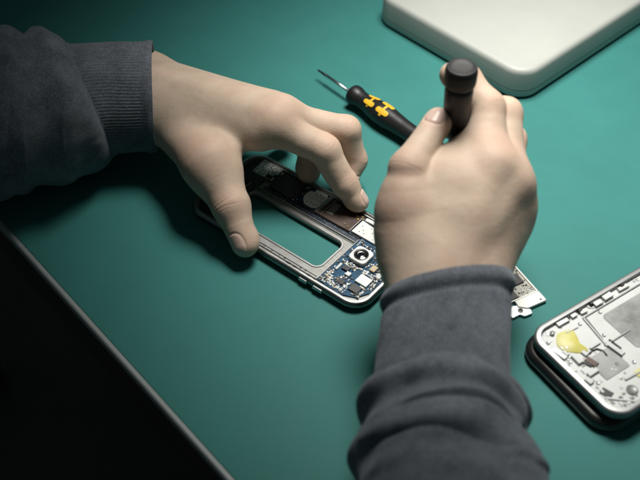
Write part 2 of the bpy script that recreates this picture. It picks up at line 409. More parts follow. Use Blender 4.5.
b = MB(); b.box(-49.5, 21.5, 5.9, 6.9, 4.6, 3.2, .1, .2); b.box(-46.8, 24.5, 5.9, 6.5, 2, 3, .1, .2); b.build('connector', M['black_plastic'], ph)
# logic board: long arm and the wide end
arm = [(-44.5, 14), (36, 14), (36, -31.5), (56, -32.4), (66, -28), (70.3, -20), (70.3, 20), (66, 28.6), (56, 32.6), (-44.5, 32.6)]
b = MB(); b.prism(arm[:2]+[(36, 32.6), (-44.5, 32.6)], 4.22, 5.0); bd = b.build('board_arm', M['pcb_dark'], ph)
b = MB(); b.prism([(37.2, -31.5)]+arm[3:-1]+[(37.2, 32.6)], 4.22, 5.2); pb = b.build('circuit_board', M['pcb_blue'], ph)
# film-covered shields on the arm
b = MB(); b.box(-33, 23, 5.0, 6.0, 20, 17, ch=.3); b.build('dark_cover', M['dark_plastic'], ph)
b = MB()
el = [(-10+8.5*math.cos(t)*(.95 if math.cos(t) > 0 else 1), 25+9*math.sin(t)) for t in np.linspace(0, 2*math.pi, 40, endpoint=False)]
el = [(min(x, -3.5), max(min(y, 32.8), 16.6)) for x, y in el]
b.prism(el, 5.0, 6.2, .25); wf = b.build('white_shield', M['white_film'], ph)
b = MB()
for i in range(11):
    x, y = -13+(i % 4)*2.6+(i//4)*.6, 19+(i//4)*4.6+(i % 2)*1.1
    b.lathe([(6.15, .42), (6.28, .42), (6.3, .2)], 10, origin=(x, y, 0))
b.build('vent_hole', M['black_plastic'], wf)
b = MB(); b.box(-18.6, 25, 5, 6.0, 1.6, 17, math.radians(8), .2); b.box(-16.2, 30.5, 5, 6.3, 3, 2.6, .2, .2); b.box(-21.5, 19, 5, 5.9, 2.5, 3, .1, .2); b.build('flex_lead', M['pcb_blue'], ph)
b = MB(); b.box(12.5, 23.4, 5.0, 6.1, 29.5, 18, ch=.25); cf = b.build('brown_film', M['copper_film'], ph)
b = MB(); b.box(2.2, 23.4, 6.1, 6.3, .5, 17.6); b.box(-2.2, 24, 5.0, 6.22, 2.6, 17.4, 0, .1); b.box(26.9, 22.6, 6.1, 6.28, .5, 15); b.build('bright_seam', M['plate_edge'], cf)
b = MB(); b.box(6, 24.5, 6.1, 6.35, 5.2, 11, .05, .08); b.build('grey_patch', M['grey_film'], cf)
b = MB(); b.prism([(28.4, 15.2), (47.8, 15.2), (47.8, 20.2), (45.2, 20.6), (43, 26.6), (28.4, 28)], 5.0, 6.7, .25); ws = b.build('shield_can', M['shield'], ph)
b = MB()
for x, y in ((33, 18), (34.5, 20.5), (36.5, 18.2), (31.6, 23.5), (41, 22), (44.5, 17.2), (38, 25)): b.lathe([(6.68, .4), (6.8, .4), (6.82, .2)], 10, origin=(x, y, 0))
b.build('vent_hole', M['black_plastic'], ws)
b = MB()
for x, y, w in ((25, 27, 1.6), (23.2, 29, 1.6), (26.3, 30.6, 1.3), (21, 18, .8), (24, 17.4, .8)): b.box(x, y, 6.1, 6.6, w, w*.7, .2, .08)
b.build('gold_contact', M['gold'], ph)
b = MB(); b.box(33, 30.5, 5.2, 6.6, 7, 3, .05, .2); b.box(41.5, 29.5, 5.2, 6.4, 5, 2.6, -.1, .2); b.build('connector', M['flex'], ph)
# camera module
cm = MB(); cm.box(47.8, .8, 5.2, 8.4, 13.2, 13.2, 0, .35, r=3); cmo = cm.build('camera_module', M['shield'], ph)
b = MB(); b.lathe([(8.4, 5.0), (8.8, 5.0), (8.9, 4.7), (8.8, 4.3), (8.5, 3.9)], 40, origin=(47.8, .8, 0)); b.build('lens_ring', M['black_plastic'], cmo, 40)
b = MB(); b.lathe([(8.5, 3.95), (8.62, 3.6), (8.5, 2.4), (8.62, 2.2), (8.7, 1.4), (8.75, .05)], 40, origin=(47.8, .8, 0)); b.build('lens', [M['glass_black']], cmo, 40)
b = MB(); b.lathe([(8.62, 2.7), (8.72, 2.6), (8.62, 2.3)], 36, origin=(47.8, .8, 0)); b.build('inner_ring', M['frame_side'], cmo, 40)
# named board parts
b = MB(); b.box(61.6, -14.6, 5.2, 6.6, 9, 7.4, 0, .2); b.build('shield_can', M['shield'], ph)
b = MB(); b.box(61.2, -23.2, 5.2, 6.3, 7, 6, 0, .15); b.build('chip', M['chip'], ph)
b = MB(); b.box(50.6, -24, 5.2, 6.2, 5, 4, 0, .15); b.build('chip', M['chip'], ph)
b = MB(); b.box(50.6, -16.6, 5.2, 7.2, 3.4, 3.2, 0, .2); b.build('sensor', M['smd_white'], ph)
b = MB(); b.box(46.3, -13.2, 5.2, 6.6, 5.2, 3.4, .05, .2); b.build('chip', M['chip'], ph)
b = MB(); b.box(41.3, -14.5, 5.2, 6.3, 1.7, 6.5, 0, .15); b.build('connector', M['flex'], ph)
b = MB(); b.box(60.5, -2.6, 5.2, 6.8, 4, 5.2, 0, .2); b.build('connector', M['smd_tan'], ph)
b = MB(); b.box(63.6, 4.2, 5.2, 7.0, 5.2, 6.2, .1, .25); b.box(66.8, -5.4, 5.2, 6.4, 3.4, 4.2, 0, .2); b.build('connector', M['flex'], ph)
b = MB(); b.box(68.2, -1, 5.2, 6.1, 2.6, 4.2, 0, .2); b.box(66.2, -10, 5.2, 6.0, 2.2, 2, 0, .2); b.build('connector', M['chip'], ph)
b = MB()
av = [(41, -6, 55, 8), (56.8, -18.6, 66.4, -10.6), (57.5, -26.4, 65, -20), (48, -26.2, 53.4, -21.8), (48.6, -18.5, 52.6, -14.8), (43.4, -15.2, 49.2, -11.2), (40, -18, 42.4, -11), (58, -5.5, 62.8, .3), (60.6, 0.8, 67, 7.6), (44, -21, 47.5, -15), (28, 14.8, 48.2, 28.4), (52, -14.5, 56, -9)]
chips(b, [(38, -31, 55, 32), (54, -27, 66, 27), (64, -20, 69.5, 20)], 420, 5.2, 11, [0, 0, 0, 0, 1, 1, 1, 2], .5, 2.0, .9, av)
chips(b, [(38, -31, 58, -19), (40, -12, 58, -7), (60, -28, 67, -18)], 190, 5.2, 12, [0, 0, 1, 2], .5, 1.7, .9, av)
for x0, y0, n, dx, dy, a, c in ((39, 11, 9, 1.5, 0, .8, 1.3), (40, -20.5, 7, 0, -1.4, 1.4, .8), (56, 12, 8, 1.3, 0, .7, 1.2), (42.5, -29.5, 10, 1.4, 0, .8, 1.3), (54.6, -29, 6, 0, 1.3, 1.2, .7), (57.5, -8.6, 8, 1.1, 0, .6, 1.0), (39, 14, 6, 0, -1.2, 1.1, .6)):
    for k in range(n): b.box(x0+dx*k, y0+dy*k, 5.2, 5.75+.003*k, a, c, 0, .06, k % 2 if n == 9 else 0)
tag(b.build('surface_component', [M['smd_white'], M['chip'], M['smd_tan'], M['gold']], pb), kind='stuff')
b = MB()
chips(b, [(-24, 15, -17, 32), (-44, 14.8, -24, 16), (-28, 30, -20, 32.4), (27.6, 28.6, 36, 32)], 70, 5.0, 13, [0, 1, 1, 2], .5, 1.7, .8)
tag(b.build('surface_component', [M['smd_white'], M['chip'], M['smd_tan']], bd), kind='stuff')

# ------------------------------------------------------------------ small circuit board right of the wrist
A0, A1 = P(512, 262, 2), P(538, 291, 2)
du = (A1-A0)[:2]; au = math.atan2(du[1], du[0])
sb = empty('loose_circuit_board', (A1[0], A1[1], 0), au)     # local: +x to the near-right corner, -y to the viewer's left
tag(sb, 'small bare circuit board lying right of the right wrist', 'circuit board')
def loc(px, py, z=2):
    p = P(px, py, z)[:2]-A1[:2]; c, s_ = math.cos(au), math.sin(au)
    return (p[0]*c+p[1]*s_, -p[0]*s_+p[1]*c)
b = MB(); b.prism([(-62, -21), (0, -21), (0, 0), (-62, 0)], .6, 1.6, .1); bb = b.build('board', M['pcb_white'], sb)
b = MB(); b.prism([(-62, -1.1), (0, -1.1), (0, .15), (-62, .15)], .5, 2.3, .15); b.box(-.4, -10.4, .5, 2.25, 1.0, 20.6, ch=.1); b.build('edge_rail', M['shield'], sb)
b = MB(); b.prism([(.3, -18.4), (5.5, -19), (9, -14.5), (9, 0), (6.5, .3), (.3, .2)], .8, 2.6, .3); mp_ = b.build('metal_end_plate', M['shield'], sb)
b = MB(); b.lathe([(2.58, .7), (2.75, .7), (2.8, .3)], 12, origin=(6.8, -3, 0)); b.build('hole', M['black_plastic'], mp_)
b = MB(); c0 = loc(515, 280); b.box(c0[0], c0[1], 1.6, 2.7, 8.5, 8, 0, .15); b.build('chip', M['chip'], sb)
b = MB(); c1 = loc(512, 295); b.box(c1[0], c1[1], 1.6, 2.4, 7, 5.5, 0, .15); b.build('chip', M['chip'], sb)
b = MB(); c2 = loc(511, 268); b.box(c2[0], c2[1], 1.6, 2.5, 4, 3, 0, .15); b.box(-40, -8, 1.6, 2.6, 9, 9, 0, .15); b.build('chip', M['copper_film'], sb)
b = MB(); q0, q1 = loc(516, 313), loc(531, 313)
tq = [loc(*q) for q in ((512, 306), (518, 305), (523, 304), (526, 308), (531, 309), (532.5, 313), (528, 315), (525, 316), (520, 314.5), (513, 318), (508, 314))]; b.prism(tq[::-1], .6, 1.9, .2); tbm = b.build('tab', M['plate_edge'], sb)
b = MB(); b.lathe([(1.88, 1.7), (2.3, 1.6), (2.35, .9), (1.95, .7)], 22, origin=(*loc(520.5, 310.5), 0)); b.build('screw_ring', M['chip'], tbm, 40)
b = MB(); b.box(-9, -23.5, .6, 2.6, 4, 4, .3, .2); b.box(-6.6, -19.5, 1.4, 3.0, 3, 2, .1, .2); b.build('connector', M['chip'], sb)
b = MB()
av = [(c0[0]-4.6, c0[1]-4.4, c0[0]+4.6, c0[1]+4.4), (c1[0]-3.8, c1[1]-3, c1[0]+3.8, c1[1]+3)]
chips(b, [(-60, -20, -1.5, -1.6)], 200, 1.6, 21, [0, 0, 1, 2], .5, 1.5, .7, av)
tag(b.build('surface_component', [M['smd_white'], M['chip'], M['smd_tan']], bb), kind='stuff')

# ------------------------------------------------------------------ stacked phone parts, near right corner
zr = 17.5
K0 = P(534, 335, zr)
a2 = math.radians(34.0); ux = np.array([math.cos(a2), math.sin(a2)]); uy = np.array([-ux[1], ux[0]])
W2, L2 = 76.0, 153.0
# local: x along the long edge (away to the right), y across; the left corner of the photo is (-L2/2, +W2/2)
c2 = K0[:2]+ux*(L2/2-3.0)-uy*(W2/2-4.5)
pf2 = empty('stripped_phone_frame', (c2[0], c2[1], 0), a2)
tag(pf2, 'silver stripped phone midframe with yellow residue, lying on a black shell', 'phone frame')
def l2(px, py, z=zr-2):
    p = P(px, py, z)[:2]-c2; return (float(p@ux), float(p@uy))
O2 = rr(L2, W2, 13, 12); b = MB()
z0 = zr-8.3
sec = [(z0, 4.5), (z0+.5, 2.4), (z0+1.6, .9), (z0+3.2, .15), (z0+5, 0), (zr-1.2, .3)]
b.loft([[(x, y, z) for x, y in inset(O2, d)] for z, d in sec], cap0=True, cap1=False, mat=1)
top = [(zr-1.2, .3), (zr-.5, .7), (zr-.15, 1.3), (zr, 2.1), (zr, 3.9), (zr-.4, 4.3), (zr-2.6, 4.4)]
b.loft([[(x, y, z) for x, y in inset(O2, d)] for z, d in top], cap0=False, cap1=False, mat=0)
b.build('frame', [M['frame2'], M['frame2_side']], pf2, 40)
zp = zr-2.3
b = MB(); b.prism(inset(O2, 4.3), zp-1.5, zp, .1); b.build('bright_plate', M['plate_white'], pf2)
# details by the places seen in the photograph
b = MB(); cx, cy = l2(646, 312); 
w0 = l2(606, 322); b.box(w0[0]+32, w0[1]-10, zp-.2, zp+.3, 62, 30, 0, .06, r=3); b.build('graphite_film', M['grey_film'], pf2, 40)
w1 = l2(608, 363); b = MB(); b.box(w1[0], w1[1], zp, zp+.35, 19, 17, 0, .1, r=1); b.build('grey_pad', M['grey_film'], pf2)
yl = l2(569, 341)
yq = [np.array(l2(*q)) for q in ((557.5, 334), (565, 331), (572, 329.5), (577, 336), (580, 343), (586, 347), (588, 351), (582, 353), (573, 352.5), (564, 351), (556.5, 344))]
yp = []
for k in range(len(yq)):
    a, c, d, e_ = yq[k-1], yq[k], yq[(k+1) % len(yq)], yq[(k+2) % len(yq)]
    for t in (0, .25, .5, .75): yp.append(tuple(.5*(2*c+(d-a)*t+(2*a-5*c+4*d-e_)*t*t+(3*c-a-3*d+e_)*t**3)))
b = MB(); b.prism(yp, zp-.1, zp+.45, .2); b.build('yellow_residue', M['tape_yellow'], pf2, 50)
ys2 = l2(641, 372); b = MB(); b.prism(rr(8, 5, 1.5, 4, *ys2), zp, zp+.4, .1); b.build('yellow_residue', M['tape_yellow'], pf2, 50)
# raised ribs and rails
def rail(mb, p0, p1, w, h, z=zp, mat=0):
    a = l2(*p0); c = l2(*p1); d = math.hypot(c[0]-a[0], c[1]-a[1])
    mb.box((a[0]+c[0])/2, (a[1]+c[1])/2, z-.02, z+h, d, w, math.atan2(c[1]-a[1], c[0]-a[0]), min(.2, h*.3), mat)
b = MB()
rail(b, (583, 318), (606, 345), 1.2, 1.0); rail(b, (583, 318), (640, 284), 1.0, .9); rail(b, (606, 345), (630, 330), 1.0, .9)
rail(b, (552, 349), (566, 359), 3.2, 1.3); rail(b, (557, 326), (568, 320), 3.0, 1.6); rail(b, (590, 349), (600, 343), 1.2, 1.1)
rail(b, (625, 380), (640, 372), 1.2, .9); rail(b, (605, 398), (640, 402), 1.4, .8); rail(b, (566, 333), (578, 327), 1, .7)
b.build('raised_rib', M['frame2'], pf2)
b = MB()
for p0, p1, w, h in (((594, 306), (601, 302), 3.4, 2.0), ((603, 300), (611, 295), 3.6, 2.1), ((580, 314), (586, 311), 2.6, 1.8), ((571, 318), (576, 315), 2.4, 1.8), ((618, 291), (627, 286), 2.6, 1.8)):
    rail(b, p0, p1, w, h)
b.build('side_clip', M['shield'], pf2)
for p0, p1, w, h in (((586, 318), (603, 339), .7, .25), ((607, 346), (622, 357), 1.0, 1.3), ((609, 340), (621, 349), .8, 1.3), ((578, 313), (581, 311), 1.6, 2.3), ((567, 319), (569, 318), 1.6, 2.2), ((590, 306), (592, 304.5), 1.6, 2.4), ((620, 288), (623, 286), 1.6, 2.4), ((601, 390), (612, 396), 5.0, .5), ((584, 362), (592, 366), 2.5, .9)):
    b = MB(); rail(b, p0, p1, w, h); b.build('dark_slot', M['black_plastic'], pf2)
b = MB()
for p0, p1, w, h in (((573, 356), (581, 364), 3.6, 2.0), ((588, 376), (597, 370), 3.0, 1.8), ((586, 379), (592, 384), 3.2, 1.6), ((582, 352), (587, 356), 2.4, 1.6), ((563, 352), (568, 356), 2.0, 1.5)):
    rail(b, p0, p1, w, h)
b.build('connector', M['flex'], pf2)
b = MB(); rail(b, (586, 359), (597, 366), 4.0, 1.2); b.build('brown_contact', M['copper_film'], pf2)
b = MB(); rail(b, (606, 343), (623, 355), 4.2, 1.0); b.build('bracket', M['frame2'], pf2)
wr = l2(632, 390); b = MB(); b.lathe([(zp-.02, 3.4), (zp+.6, 3.4), (zp+.8, 3.0), (zp+.5, 2.4), (zp+.5, .1)], 30, origin=(wr[0], wr[1], 0)); b.build('round_boss', M['grey_film'], pf2, 40)
wr = l2(552, 334); b = MB(); b.lathe([(zp-.02, 1.5), (zp+1.2, 1.5), (zp+1.4, 1.1), (zp+1.0, .5)], 20, origin=(wr[0], wr[1], 0)); wr = l2(560, 326); b.lathe([(zp-.02, 1.3), (zp+1.0, 1.3), (zp+1.2, .9), (zp+.8, .4)], 20, origin=(wr[0], wr[1], 0)); b.build('screw_post', M['frame2'], pf2, 40)
b = MB()
chips(b, [(-L2/2+8, 30, 20, 33.2), (-L2/2+6, -28, -L2/2+14, 26), (-L2/2+10, -33, -20, -29)], 70, zp, 41, [0, 1, 1, 2], .7, 3.4, .6)
chips(b, [(-L2/2+16, -26, -L2/2+30, 6)], 22, zp, 43, [0, 1, 2], .6, 2.6, .5)
tag(b.build('small_fitting', [M['shield'], M['frame2'], M['grey_film']], pf2), kind='stuff')
for q in ((548, 343), (600, 312), (570, 362), (598, 383), (621, 398), (604, 335), (617, 364), (634, 362), (580, 324)):
    wr = l2(*q); b = MB(); b.lathe([(zp-.02, 1.25), (zp+.3, 1.25), (zp+.42, 1.0), (zp+.25, .6), (zp+.2, .1)], 18, origin=(wr[0], wr[1], 0)); b.build('screw_head', M['steel_dark'] if q[0] % 2 else M['frame2'], pf2, 40)
b = MB(); b.tube([(x, y, zp+.5) for x, y in (l2(588, 355), l2(592, 351), l2(597, 349), l2(603, 351), l2(607, 356))], .5, 8); b.build('antenna_wire', M['black_plastic'], pf2)
# black shell underneath, shifted towards the viewer's left
bs = empty('phone_shell', (c2[0]-ux[0]*2-uy[0]*.5-.5, c2[1]-ux[1]*2-uy[1]*.5, 0), a2-math.radians(1.5))
tag(bs, 'black phone shell lying face down under the stripped silver midframe', 'phone shell')
b = MB(); O3 = rr(L2+4, W2+1, 15, 12)
sec = [(.0, 3.5), (.5, 1.6), (1.8, .5), (4.0, 0), (6.3, .4), (7.9, 1.5), (8.6, 3.2), (8.9, 5.5)]
b.loft([[(x, y, z) for x, y in inset(O3, d)] for z, d in sec]); b.build('back_cover', M['black_plastic'], bs, 50)
b = MB(); b.ringplate(inset(O3, -.12), inset(O3, .6), 3.4, 4.2, ch=.1); b.build('seam_band', M['frame2_side'], bs, 50)

# ------------------------------------------------------------------ hands: one implicit surface each
def cone(p, a, b, ra, rb):
    ab = b-a; L2_ = float(ab@ab); L = math.sqrt(L2_)
    t = np.clip(((p-a)@ab)/L2_, 0, 1)
    d = np.linalg.norm(p-a-t[:, None]*ab, axis=1)
    return d-(ra+(rb-ra)*t)
def smin(a, b, k):
    h = np.clip(k-np.abs(a-b), 0, None)/k
    return np.minimum(a, b)-h*h*k*.25
def unit(v): v = np.array(v, float); return v/np.linalg.norm(v)
class Hand:
    def __init__(s, fingers, palm, nrm, kp=11, kf=8, bumps=(), tendons=()):
        s.F = fingers; s.palm = palm; s.n = unit(nrm); s.kp = kp; s.kf = kf; s.bumps = bumps; s.tendons = tendons
        for f in s.F:
            f['J'] = [np.array(j, float) for j in f['J']]
            f['dors'] = unit(f.get('dors', nrm))
    def ev(s, p):
        p = p.astype(np.float64)
        dp = None
        for a, b, ra, rb in s.palm:
            c = cone(p, np.array(a, float), np.array(b, float), ra, rb)
            dp = c if dp is None else smin(dp, c, s.kp)
        for a, r, k in s.bumps:
            dp = smin(dp, np.linalg.norm(p-np.array(a, float), axis=1)-r, k)
        for a, b, r, k in s.tendons:
            dp = smin(dp, cone(p, np.array(a, float), np.array(b, float), r, r*.8), k)
        out = None
        for f in s.F:
            J, R = f['J'], f['R']; df = None
            for i in range(len(J)-1):
                a, b = J[i], J[i+1]
                # slight waist in each phalanx
                m = (a+b)/2; rm = (R[i]+R[i+1])/2*.965
                c = np.minimum(cone(p, a, m, R[i], rm), cone(p, m, b, rm, R[i+1]))
                df = c if df is None else smin(df, c, 4.0)
            # fingertip pad
            t = unit(J[-1]-J[-2]); n = f['dors']-t*(f['dors']@t); n = unit(n)
            df = smin(df, np.linalg.norm(p-(J[-1]-t*3-n*R[-1]*.28), axis=1)-R[-1]*.92, 4)
            f['n'] = n; f['t'] = t
            # pads on the palm side of each phalanx
            for i in range(len(J)-2):
                tt = unit(J[i+1]-J[i]); nn = unit(f['dors']-tt*(f['dors']@tt))
                df = smin(df, cone(p, J[i]*.6+J[i+1]*.4-nn*2.2, J[i]*.35+J[i+1]*.65-nn*2.2, R[i]*.8, R[i+1]*.85), 4)
            # creases over the joints
            for i in range(1, len(J)-1):
                tt = unit(J[i+1]-J[i-1]); nn = unit(f['dors']-tt*(f['dors']@tt)); q = p-J[i]
                ln = np.linalg.norm(q, axis=1); near = ln < R[i]*1.7
                if near.any():
                    qq = q[near]; sa = qq@tt; nd = np.clip((qq@nn)/np.maximum(ln[near], 1e-3)-.25, 0, 1)
                    bb = qq@np.cross(tt, nn)
                    w = np.zeros(len(qq))
                    for off, amp in ((-3.1, .45), (-.8, 1.0), (1.3, .7), (3.4, .35)):
                        w += amp*f.get('cr', .12)*np.exp(-((sa-off-.012*bb*bb*np.sign(off))/.55)**2)
                    df[near] += w*np.minimum(nd*2.2, 1)
            # nail
            if f.get('nail', True):
                r = R[-1]; c = J[-1]-t*r*.05+n*r*.55; q = p-c
                x = (q@t)/(r*.86); y = (q@np.cross(t, n))/(r*.74); up = (q@n) > 0
                g = (np.abs(x)**3.2+np.abs(y)**3.2)**(1/3.2)
                w = np.where(up, .5*np.exp(-((g-1.0)/.10)**2)*np.where(x > .75, .4, 1)-.12*(g < .95), 0)
                df = df+w
            comb = smin(dp, df, f.get('k', s.kf))
            out = comb if out is None else smin(out, comb, .9)
        return out
    def attrs(s, v):
        red = np.zeros(len(v)); nail = np.zeros(len(v))
        for f in s.F:
            J, R = f['J'], f['R']
            for i in range(len(J)):
                amp = .75 if i == 0 else .6
                if i == len(J)-1: amp = .7
                c = J[i]+f['dors']*R[i]*.5
                red = np.maximum(red, amp*np.exp(-(np.linalg.norm(v-c, axis=1)/(R[i]*1.15))**2))
            if f.get('nail', True):
                r = R[-1]; t, n = f['t'], f['n']; c = J[-1]-t*r*.05+n*r*.55; q = v-c
                g = (np.abs((q@t)/(r*.86))**3.2+np.abs((q@np.cross(t, n))/(r*.74))**3.2)**(1/3.2)
                nail = np.maximum(nail, np.where((q@n) > 0, np.clip((1.0-g)/.08+.3, 0, 1), 0)*(np.linalg.norm(q, axis=1) < 2*r))
        return red, nail

def surface(ev, lo, hi, h):
    B = 12
    n = np.ceil((np.array(hi)-np.array(lo))/(h*B)).astype(int); nb = n.copy(); N = n*B+1
    lo = np.array(lo, float)
    g = np.stack(np.meshgrid(*[np.arange(k) for k in nb], indexing='ij'), -1).reshape(-1, 3)
    cd = ev(lo+(g*B+B/2)*h)
    val = np.empty(N, np.float32); val.fill(50)
    keep = np.abs(cd) < h*B*.9+3.5
    for (i, j, k), d in zip(g[~keep], cd[~keep]):
        if d < 0: val[i*B:i*B+B+1, j*B:j*B+B+1, k*B:k*B+B+1] = -50
    r = np.arange(B+1)
    off = np.stack(np.meshgrid(r, r, r, indexing='ij'), -1).reshape(-1, 3)
    kb = g[keep]
    for c in range(0, len(kb), 60):
        idx = (kb[c:c+60, None, :]*B+off[None]).reshape(-1, 3)
        val[idx[:, 0], idx[:, 1], idx[:, 2]] = ev(lo+idx*h)
    ins = val < 0
    cor = [(0, 0, 0), (1, 0, 0), (0, 1, 0), (1, 1, 0), (0, 0, 1), (1, 0, 1), (0, 1, 1), (1, 1, 1)]
    X, Y, Z = N-1
    cnt = np.zeros((X, Y, Z), np.int8)
    for a, b, c in cor: cnt += ins[a:a+X, b:b+Y, c:c+Z]
    cells = np.argwhere((cnt > 0) & (cnt < 8))
    vid = np.full((X, Y, Z), -1, np.int32); vid[tuple(cells.T)] = np.arange(len(cells))
    acc = np.zeros((len(cells), 3)); num = np.zeros(len(cells))
    cv = [val[cells[:, 0]+a, cells[:, 1]+b, cells[:, 2]+c] for a, b, c in cor]
    ca = np.array(cor, float)
    for i in range(8):
        for j in range(i+1, 8):
            if sum(abs(ca[i]-ca[j])) != 1: continue
            x = (cv[i] < 0) != (cv[j] < 0)
            t = cv[i][x]/(cv[i][x]-cv[j][x])
            acc[x] += ca[i]+t[:, None]*(ca[j]-ca[i]); num[x] += 1
    V = lo+(cells+acc/num[:, None])*h
    quads = []
    for ax_ in range(3):
        sl0 = [slice(None)]*3; sl1 = [slice(None)]*3; sl0[ax_] = slice(0, -1); sl1[ax_] = slice(1, None)
        a_, b_ = ins[tuple(sl0)], ins[tuple(sl1)]
        e_ = np.argwhere(a_ != b_); flip = a_[tuple(e_.T)]
        u, w = [(1, 2), (2, 0), (0, 1)][ax_]
        ok = (e_[:, u] > 0) & (e_[:, w] > 0) & (e_[:, u] < N[u]-1) & (e_[:, w] < N[w]-1)
        e_, flip = e_[ok], flip[ok]
        q = []
        for du_, dw in ((-1, -1), (0, -1), (0, 0), (-1, 0)):
            c = e_.copy(); c[:, u] += du_; c[:, w] += dw; q.append(vid[tuple(c.T)])
        q = np.stack(q, 1); q[~flip] = q[~flip][:, ::-1]
        quads.append(q)
    Q = np.concatenate(quads); Q = Q[(Q >= 0).all(1)]
    for _ in range(2):
        d = ev(V); eps = .25
        gr = np.stack([ev(V+np.eye(3)[i]*eps)-ev(V-np.eye(3)[i]*eps) for i in range(3)], 1)/(2*eps)
        gn = (gr*gr).sum(1); V = V-gr*(np.clip(d, -h, h)/np.maximum(gn, .3))[:, None]*.8
    return V, Q

def Pz(l): return [P(x, y, z) for x, y, z in l]
# --- left hand: palm down over the phone, reaching in from the left
L_i = Pz([(273, 124, 60), (325, 150, 46), (345, 184, 24), (358.5, 202, 12.5)])
L_m = Pz([(282, 117, 60), (346, 130, 47), (354, 160, 24), (347, 183, 13)])
L_r = Pz([(272, 113, 54), (316, 124, 44), (311, 152, 23), (309, 172, 11)])
L_p = Pz([(254, 107, 44), (284, 118, 34), (285, 132, 19), (280, 141, 12)])
L_t = Pz([(211, 165, 42), (231, 206, 29), (245, 244, 14)])
w_i, w_m, w_r, w_p = Pz([(158, 106, 46), (154, 97, 49), (150, 88, 46), (146, 80, 40)])
cmc = P(174, 124, 40)
fa = [P(40, 112, 48), P(40, 86, 46)]
nL = np.array([-.05, -.12, 1.])
up = np.array([0, 0, 1.])
LH = Hand(
    [dict(J=L_i, R=[11.2, 10.0, 8.7, 7.0], dors=(.35, .30, .9), cr=.14),
     dict(J=L_m, R=[11.2, 9.6, 8.7, 7.5], dors=(.6, .5, .6), cr=.14),
     dict(J=L_r, R=[10.5, 9.4, 8.8, 8], dors=(.6, .5, .6)),
     dict(J=L_p, R=[9.5, 8, 7.0, 6.2], dors=(.6, .5, .6)),
     dict(J=L_t, R=[15.5, 12.3, 8.8], dors=(-.75, -.35, .55), k=17, cr=.3)],
    [(w_i, L_i[0], 19, 11.2), (w_m, L_m[0], 19, 13), (w_r, L_r[0], 18, 12.5), (w_p, L_p[0], 17, 12),
     (cmc, L_t[0], 17.5, 16), (cmc+np.array([10, 8, 4]), L_i[0]*.78+L_t[0]*.22-up*2, 14, 9),
     (fa[0], w_i, 27, 20), (fa[1], w_p, 26, 19)],
    nL, kp=13, bumps=[(L_i[0]+nL*3, 9, 9), (L_m[0]+nL*3, 9, 9)],
    tendons=[(w_m+up*15, L_i[0]+nL*9, 2.2, 9), (w_m+up*16, L_m[0]+nL*9, 2.2, 9)])
# --- right hand: seen from behind, gripping the upright screwdriver
R_i = [P(490, 166, 104), np.array([97., -9, 120]), np.array([85., 6, 129]), np.array([76., 5, 133])]
R_m = [P(508, 184, 94), np.array([109., -5, 112]), np.array([96., 10, 106]), np.array([83., 6, 104])]
R_r = [P(509, 206, 78), np.array([116., 0, 88]), np.array([105., 11, 80]), np.array([92., 5, 76])]
R_p = [P(498, 232, 60), np.array([115., -14, 64]), np.array([106., -3, 57]), np.array([95., -8, 55])]
R_t = [P(407, 212, 89), P(409, 169, 107), P(438, 121, 118)]
v_i, v_m, v_r, v_p = Pz([(428, 268, 70), (440, 272, 68), (454, 276, 63), (466, 280, 58)])
rc = P(415, 247, 72)
g0, g1 = P(425, 400, 52), P(462, 400, 50)
nR = unit((.25, -.72, .66))
RH = Hand(
    [dict(J=R_i, R=[12, 9.6, 8.5, 6.8], dors=(.6, .5, .6), cr=.1),
     dict(J=R_m, R=[11.8, 9.4, 8.4, 7.2], dors=(.8, .4, .3), cr=.1),
     dict(J=R_r, R=[11, 9, 8, 7], dors=(.9, .3, .1)),
     dict(J=R_p, R=[10, 8, 7.2, 6.3], dors=(.9, .1, 0)),
     dict(J=R_t, R=[13.4, 11.0, 7.8], dors=(-.45, -.6, .55), k=3, cr=.12)],
    [(v_i, R_i[0], 18, 13.5), (v_m, R_m[0], 19, 13.5), (v_r, R_r[0], 18, 13), (v_p, R_p[0], 17, 12.5),
     (rc, R_t[0], 20, 15.5), (rc*.45+R_t[0]*.55, R_t[0]*.45+R_t[1]*.55, 16, 11.5), (rc+np.array([8, 6, 0]), R_i[0]*.6+R_t[0]*.4, 15, 11), (v_i*.5+R_i[0]*.5, R_t[0]*.5+R_i[0]*.5+np.array([2, 6, -2]), 13, 9.5),
     (P(446, 176, 98), P(471, 150, 104), 12, 11),
     ((v_r+v_p)/2, (R_r[0]+R_p[0])/2, 16, 12.5), (g0, v_i, 24, 19), (g1, v_p, 24, 18)],
    nR, kp=16, bumps=[(R_i[0]+nR*3, 9.6, 9), (R_m[0]+nR*3, 9.6, 9), (R_r[0]+nR*3, 9, 9)],
    tendons=[(v_m+nR*15, R_i[0]+nR*8.5, 2.2, 10), (v_m+nR*16, R_m[0]+nR*8.5, 2.2, 10)])

